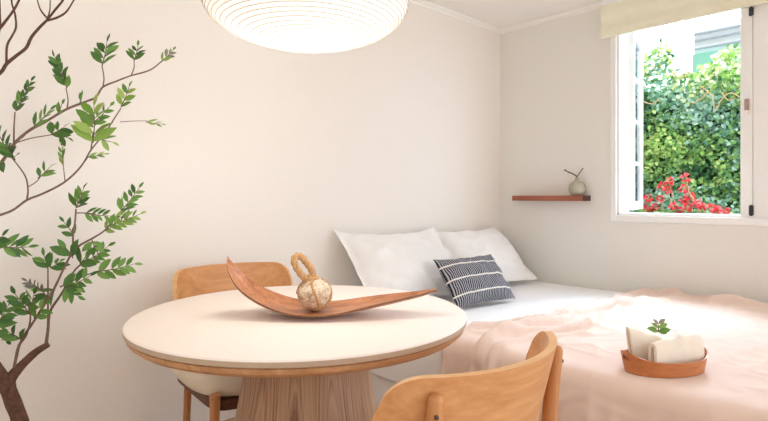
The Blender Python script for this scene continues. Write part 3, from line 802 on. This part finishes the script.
kx = Vector((math.cos(ka), math.sin(ka), 0)); ky = Vector((-math.sin(ka), math.cos(ka), 0))
towel('hand_towel', [(-.012, .012), (-.014, .06), (-.010, .124), (.001, .136), (.013, .124), (.016, .06), (.016, .012)], .19, kb - kx * .006 + ky * .030 + Vector((0, 0, .004)), ka - .04, 'folded cream hand towel standing at the back of the basket', .018, -.16, .46)
towel('hand_towel', [(-.018, .014), (-.024, .05), (-.016, .084), (-.002, .094), (.012, .084), (.012, .05), (.012, .014)], .20, kb + kx * .010 - ky * .030 + Vector((0, 0, .002)), ka + .05, 'cream hand towel folded across the front of the basket', .022, .10, -.18)
spp = kb + kx * .002 + ky * .030 + Vector((0, 0, .121))
sp = empty('leaf_sprig', spp); tag(sp, 'small green leaf sprig lying on top of the folded towels', 'sprig')
m = MB(); m.tube([(0, 0, .0), (0.002, 0, .014), (.005, .002, .030)], [.0018, .0015, .001], 6); m.build('stem', M['branch'], sp)
m = MB(); R3 = RGT; U3 = Vector((0, 0, 1))
for (t, side, up, L, mi) in ((.002, -1, .35, .044, 0), (.002, 1, .25, .042, 0), (.014, -1, .7, .032, 1), (.014, 1, .6, .034, 0), (.026, -1, .9, .028, 2), (.028, 1, .9, .028, 2), (.0, 1, -.05, .03, 1)):
    m.leaf(Vector((t * .15, 0, t)), R3 * side + U3 * up - FWD * .2, -FWD + U3 * .8, L, L * .55, mi, .1, .1)
m.build('leaves', [M['leaf_mid'], M['leaf_bright'], M['leaf_dry']], sp)

# ------------------------------------------------------------------ tree by the left wall
TY = 2.18
def tp(px, py, dy=0): return at_y(px, py, TY + dy)
t0 = tp(24, 440); base = Vector((t0.x + .04, TY, 0))
tree = empty('indoor_tree', base); tag(tree, 'spreading leafy tree with bare brown branches against the left wall', 'tree')
PXM = 1.72 / FPX     # metres per pixel at the tree
def bpath(pl, dy0=0, dy1=0):
    out = []
    for i, (x, y) in enumerate(pl): out.append(tp(x, y, lerp(dy0, dy1, i / (len(pl) - 1))) - base)
    return out
def branch(name, pl, r0, r1, dy0=0, dy1=0, mat='branch', sub=5):
    p = catmull(bpath(pl, dy0, dy1), sub); n_ = len(p)
    rr = [lerp(r0, r1, i / (n_ - 1)) * PXM * (1 + .12 * noise.noise(p[i] * 22)) for i in range(n_)]
    m = MB(); m.tube(p, rr, 8); return m.build(name, M[mat], tree)
bt = bpath([(20, 421), (13, 402), (7, 386), (8, 380)])
tm = MB(); pth = catmull([Vector((0.03, 0, 0)), Vector((.01, .0, .12)), bt[0] + Vector((.014, 0, -.10))] + bt[:1] + bt[1:3], 6)
rr = [lerp(.038, .026, sstep(0, 8, i)) if i < 10 else lerp(.026, .024, (i - 10) / (len(pth) - 11)) for i in range(len(pth))]
rr = [r * (1 + .1 * noise.noise(p * 18)) for r, p in zip(rr, pth)]
tm.tube(pth, rr, 14); tm.build('trunk', M['bark'], tree)
# limbs
branch('branch', [(5, 392), (11, 378), (21, 366), (36, 352), (49, 344)], 7.0, 2.8, mat='bark')
branch('branch', [(12, 396), (13, 388), (14, 384)], 4, 2, -.03, -.04, mat='bark')
branch('branch', [(8, 388), (-2, 374), (-16, 350), (-30, 310), (-38, 250), (-38, 180), (-30, 110), (-14, 82)], 8, 4.5, mat='bark')
S1 = [(13, 374), (16, 358), (19, 346), (26, 333), (36, 318), (46, 302), (54, 289), (63, 270), (70, 256), (73, 248), (73, 235), (75, 222), (76, 209)]
branch('branch', S1, 1.6, .9, 0, -.03)
branch('branch', [(46, 345), (48, 330), (50, 312), (60, 296), (67, 284), (75, 270), (84, 262)], 1.7, .8, 0, .05)
branch('branch', [(73, 250), (82, 244), (93, 238), (104, 231), (112, 222), (120, 212)], 1.3, .7, -.02, -.08)
branch('branch', [(48, 322), (48, 300), (48, 284), (48, 268)], 1.1, .7, 0, .04)
branch('branch', [(18, 346), (26, 336), (30, 322), (30, 312), (27, 300)], 1.1, .6, 0, -.05)
branch('branch', [(46, 304), (46, 297), (42, 291), (32, 286)], .8, .5, 0, .05)
branch('branch', [(60, 287), (70, 282), (82, 277), (92, 273), (102, 270)], .9, .5, -.02, -.07)
branch('branch', [(76, 213), (86, 213), (96, 214)], .7, .4, -.03, -.06)
Mb = [(-34, 185), (-15, 174), (0, 164), (15, 143), (30, 130), (45, 122), (67, 109), (85, 102), (96, 97), (103, 87), (117, 81), (130, 76), (150, 70), (162, 61)]
branch('branch', Mb, 1.8, .7, 0, -.06)
Nb = [(-37, 215), (-15, 220), (0, 215), (13, 210), (27, 200), (42, 194), (60, 185), (72, 176), (82, 165), (91, 150), (100, 139), (107, 130), (114, 119), (121, 108)]
branch('branch', Nb, 1.4, .7, 0, .04)
branch('branch', [(103, 87), (104, 78), (102, 66)], .8, .6, -.03, -.06)
branch('branch', [(131, 76), (134, 68), (134, 60)], .7, .5, -.05, -.02)
branch('branch', [(67, 109), (68, 100), (66, 88)], .8, .5, -.03, 0)
branch('branch', [(14, 143), (14, 128), (15, 112)], .9, .6, 0, .05)
branch('branch', [(22, 138), (30, 130), (40, 122)], .6, .4, 0, -.06)
branch('branch', [(15, 143), (32, 138), (50, 135), (62, 132)], .7, .4, 0, .06)
branch('branch', [(27, 200), (28, 190), (26, 178), (20, 168), (12, 158)], 1.0, .6, 0, -.06)
branch('branch', [(28, 187), (36, 182), (42, 175), (50, 170)], .6, .4, 0, -.03)
branch('branch', [(65, 181), (64, 172), (63, 162)], .6, .4, .02, .05)
branch('branch', [(82, 165), (86, 160), (88, 157)], .6, .4, .02, -.02)
branch('branch', [(91, 150), (92, 142), (93, 132)], .8, .5, .03, -.06)
branch('branch', [(120, 122), (134, 121), (150, 121)], .5, .3, .03, -.03)
branch('branch', [(-30, 246), (-12, 250), (4, 247)], 1.1, .6, 0, -.06)
branch('branch', [(-30, 318), (-16, 330), (-4, 326)], 1.1, .6, 0, -.04)
branch('branch', [(-20, 86), (0, 73), (6.5, 64), (16, 56), (26, 48), (30, 40), (33, 35), (40, 27), (47, 20), (55, 10), (63, 0), (70, -14)], 1.9, 1.0, 0, -.04, 'dark_branch')
branch('branch', [(47, 20.5), (56, 18), (65, 13), (71, 5), (78, -8)], 1.3, .7, -.02, -.06, 'dark_branch')
branch('branch', [(47, 18), (42, 12), (39, 6), (36, -6)], 1.0, .6, -.02, .04, 'dark_branch')
branch('branch', [(48, 17), (50, 9), (50, -4)], .8, .5, -.02, .02, 'dark_branch')
branch('branch', [(6.5, 63), (7, 46), (12, 36), (16, 27), (15, 14), (12, 4), (11, -8)], 1.2, .8, 0, .05, 'dark_branch')
branch('branch', [(-14, 44), (0, 28), (8, 18), (15, 8), (21, -4)], 1.5, 1.0, 0, -.05, 'dark_branch')
branch('branch', [(-20, 80), (-12, 60), (-4, 40), (-1, 22), (-2, -8)], 2.4, 1.8, 0, .03, 'dark_branch')
# leaf sprays: base px, tip px, pairs, leaf length px, width ratio, material, depth
def spray(b, t, pairs, lpx_, ratio, mats, dy=0, spread=.95, end=True, dz=None):
    pb = tp(b[0], b[1], dy) - base; pt = tp(t[0], t[1], dy + random.uniform(-.05, .02)) - base
    ax = pt - pb; L = ax.length; ax.normalize()
    view = (-FWD + Vector((0, 0, .15))).normalized()
    side = ax.cross(view).normalized()
    mb = MB(); pths = [pb, pb + ax * L * .5 + side * L * .03, pt]
    mb.tube(pths, [.0022, .0016, .0010], 6, 3)
    def one(p, d, l):
        n_ = (view + Vector((random.uniform(-.55, .55), random.uniform(-.55, .55), random.uniform(-.2, .7)))).normalized()
        mb.leaf(p, d, n_, l, l * ratio * .86, random.choice((0, 0, 1, 2)), .12, random.uniform(.0, .25))
    for i in range(pairs):
        q = (i + .15) / pairs; p = pb + ax * (L * q * .92)
        l = lpx_ * PXM * (1.22 - .40 * q) 
        for s_ in (-1, 1):
            d = ax * random.uniform(.75, 1.05) + side * (s_ * spread * random.uniform(.8, 1.15)) + view * random.uniform(-.1, .5)
            one(p + ax * random.uniform(-.003, .006), d, l * random.uniform(.85, 1.12))
    if end: one(pt, ax + side * random.uniform(-.25, .25), lpx_ * PXM * .68)
    return mb.build('leaf_spray', [M[mats[0]], M[mats[1]], M[mats[2]], M['branch']], tree)
D = ('leaf_dark', 'leaf_mid', 'leaf_dark'); G = ('leaf_mid', 'leaf_dark', 'leaf_mid'); B = ('leaf_bright', 'leaf_mid', 'leaf_bright'); Y = ('leaf_dry', 'leaf_mid', 'leaf_bright')
K = ('leaf_dark', 'leaf_dark', 'leaf_dark')
S = [
 ((102, 66), (107, 42), 4, 17, .42, D, -.06, 1.0), ((134, 61), (138, 46), 3, 13, .42, D, -.02, 1.0), ((161, 62), (173, 50), 3, 10, .45, Y, -.06, .6),
 ((67, 88), (55, 57), 6, 12, .55, D, 0, .7), ((16, 111), (31, 81), 6, 11, .55, D, .05, .65), ((34, 127), (50, 110), 3, 13, .36, G, -.06, .4),
 ((80, 103), (82, 96), 1, 10, .42, D, -.03, .3), ((93, 143), (94, 106), 5, 23, .48, B, -.06, 1.25), ((92, 124), (110, 106), 3, 12, .5, G, -.04, .9),
 ((121, 107), (129, 87), 3, 13, .55, B, .04, .9), ((146, 122), (161, 124), 2, 10, .3, B, -.03, .3), ((15, 160), (5, 142), 3, 15, .5, D, -.06, 1.0),
 ((8, 152), (-6, 128), 3, 13, .5, G, -.02, 1.0),
 ((38, 178), (50, 167), 2, 13, .42, G, -.03, .8), ((63, 165), (62, 146), 3, 9, .45, B, .05, .45), ((88, 157), (104, 154), 2, 9, .35, B, -.02, .4),
 ((50, 135), (64, 127), 2, 15, .55, K, .06, 1.0), ((60, 134), (68, 138), 1, 13, .5, K, .06, .8),
 ((76, 208), (83, 190), 4, 15, .42, G, -.03, .75), ((84, 213), (110, 216), 4, 11, .45, D, -.05, .8), ((120, 212), (139, 188), 5, 14, .45, G, -.08, .95),
 ((108, 226), (140, 214), 5, 12, .5, B, -.08, .9), ((104, 231), (116, 224), 2, 11, .5, B, -.06, .9),
 ((73, 258), (66, 248), 1, 19, .55, K, -.02, .8), ((80, 264), (86, 256), 1, 19, .55, D, -.01, .9), ((86, 262), (108, 246), 4, 14, .5, G, .05, .9),
 ((96, 272), (134, 264), 5, 15, .5, G, -.07, .95), ((64, 288), (90, 276), 4, 15, .5, D, -.03, .95), ((48, 269), (44, 256), 2, 15, .5, D, .04, .9), ((50, 268), (60, 262), 2, 13, .5, D, .04, .8),
 ((44, 292), (27, 281), 4, 11, .4, Y, .05, .7), ((29, 314), (15, 294), 4, 15, .5, D, -.05, 1.0), ((30, 308), (34, 294), 2, 15, .5, D, -.04, .9), ((34, 318), (46, 304), 2, 14, .5, G, -.03, .9),
 ((74, 236), (64, 222), 2, 12, .5, D, .02, .8), ((55, 290), (40, 300), 2, 14, .5, D, .03, .9), ((66, 286), (78, 296), 2, 14, .5, G, -.02, .9), ((92, 240), (98, 254), 2, 13, .5, G, -.05, .9),
 ((116, 216), (128, 218), 2, 11, .5, B, -.08, .9), ((22, 340), (8, 332), 2, 13, .5, D, -.02, .9), ((57, 115), (62, 104), 1, 12, .45, G, -.02, .5), ((4, 162), (-8, 170), 2, 14, .5, D, -.02, .9), ((100, 139), (112, 142), 1, 13, .5, B, .02, .9),
 ((2, 247), (28, 247), 4, 15, .45, G, -.06, .9), ((-8, 244), (2, 236), 2, 15, .5, D, -.05, .9), ((-6, 328), (8, 306), 4, 15, .5, K, -.04, 1.0), ((-8, 332), (6, 340), 2, 13, .5, K, -.04, .9),
]
for a in S: spray(*a)

# ------------------------------------------------------------------ light and camera
w = bpy.data.worlds.new('daylight'); SC.world = w; w.use_nodes = True; nt = w.node_tree; nt.nodes.clear()
out = nt.nodes.new('ShaderNodeOutputWorld'); bg = nt.nodes.new('ShaderNodeBackground'); nt.links.new(bg.outputs[0], out.inputs[0])
tc = nt.nodes.new('ShaderNodeTexCoord'); sx = nt.nodes.new('ShaderNodeSeparateXYZ'); nt.links.new(tc.outputs['Generated'], sx.inputs[0])
rp = nt.nodes.new('ShaderNodeValToRGB'); mr = nt.nodes.new('ShaderNodeMapRange'); mr.inputs[1].default_value = -1; mr.inputs[2].default_value = 1
nt.links.new(sx.outputs[0], mr.inputs[0]); nt.links.new(mr.outputs[0], rp.inputs[0])
rp.color_ramp.elements[0].position = .35; rp.color_ramp.elements[0].color = (1.0, .98, .955, 1)
rp.color_ramp.elements[1].position = .75; rp.color_ramp.elements[1].color = (.68, .82, 1.0, 1)
nt.links.new(rp.outputs[0], bg.inputs[0])
ms = nt.nodes.new('ShaderNodeMapRange'); ms.inputs[1].default_value = -.3; ms.inputs[2].default_value = .6; ms.inputs[3].default_value = .85; ms.inputs[4].default_value = 6.0
nt.links.new(sx.outputs[0], ms.inputs[0])
# hazy bright patch of sky high beyond the garden wall
dt = nt.nodes.new('ShaderNodeVectorMath'); dt.operation = 'DOT_PRODUCT'; nt.links.new(tc.outputs['Generated'], dt.inputs[0]); dt.inputs[1].default_value = Vector((.72, .20, .62)).normalized()
hz = nt.nodes.new('ShaderNodeMapRange'); hz.interpolation_type = 'SMOOTHSTEP'; hz.inputs[1].default_value = .80; hz.inputs[2].default_value = .99; hz.inputs[3].default_value = 0; hz.inputs[4].default_value = 31
nt.links.new(dt.outputs['Value'], hz.inputs[0])
ad = nt.nodes.new('ShaderNodeMath'); ad.operation = 'ADD'; nt.links.new(ms.outputs[0], ad.inputs[0]); nt.links.new(hz.outputs[0], ad.inputs[1]); nt.links.new(ad.outputs[0], bg.inputs[1])
sl = bpy.data.lights.new('sun', 'SUN'); sl.energy = 2.0; sl.angle = math.radians(1.5); sl.color = (1, .96, .88)
so = bpy.data.objects.new('sun', sl); COL.objects.link(so); so.rotation_euler = Vector((.42, .28, -1)).to_track_quat('-Z', 'Y').to_euler()
ll = bpy.data.lights.new('lantern_light', 'POINT'); ll.energy = 6.5; ll.color = (1, .94, .87); ll.shadow_soft_size = .18
lo = bpy.data.objects.new('lantern_light', ll); COL.objects.link(lo); lo.location = LC - Vector((0, 0, .34))

cd = bpy.data.cameras.new('camera'); cam = bpy.data.objects.new('camera', cd); COL.objects.link(cam)
cam.location = (0, 0, CAM_H); cam.rotation_euler = (PI / 2, 0, YAW - PI / 2)
cd.sensor_width = 36; cd.lens = 36 * FPX / 768; cd.shift_y = (HOR - 210.5) / 768; cd.clip_start = .05
SC.camera = cam
SC.view_settings.view_transform = 'Standard'; SC.view_settings.look = 'None'; SC.view_settings.gamma = 1
SC.view_settings.use_curve_mapping = False; SC.view_settings.exposure = 0.07
SC.cycles.use_denoising = True; SC.cycles.max_bounces = 10; SC.cycles.diffuse_bounces = 6; SC.cycles.transparent_max_bounces = 16
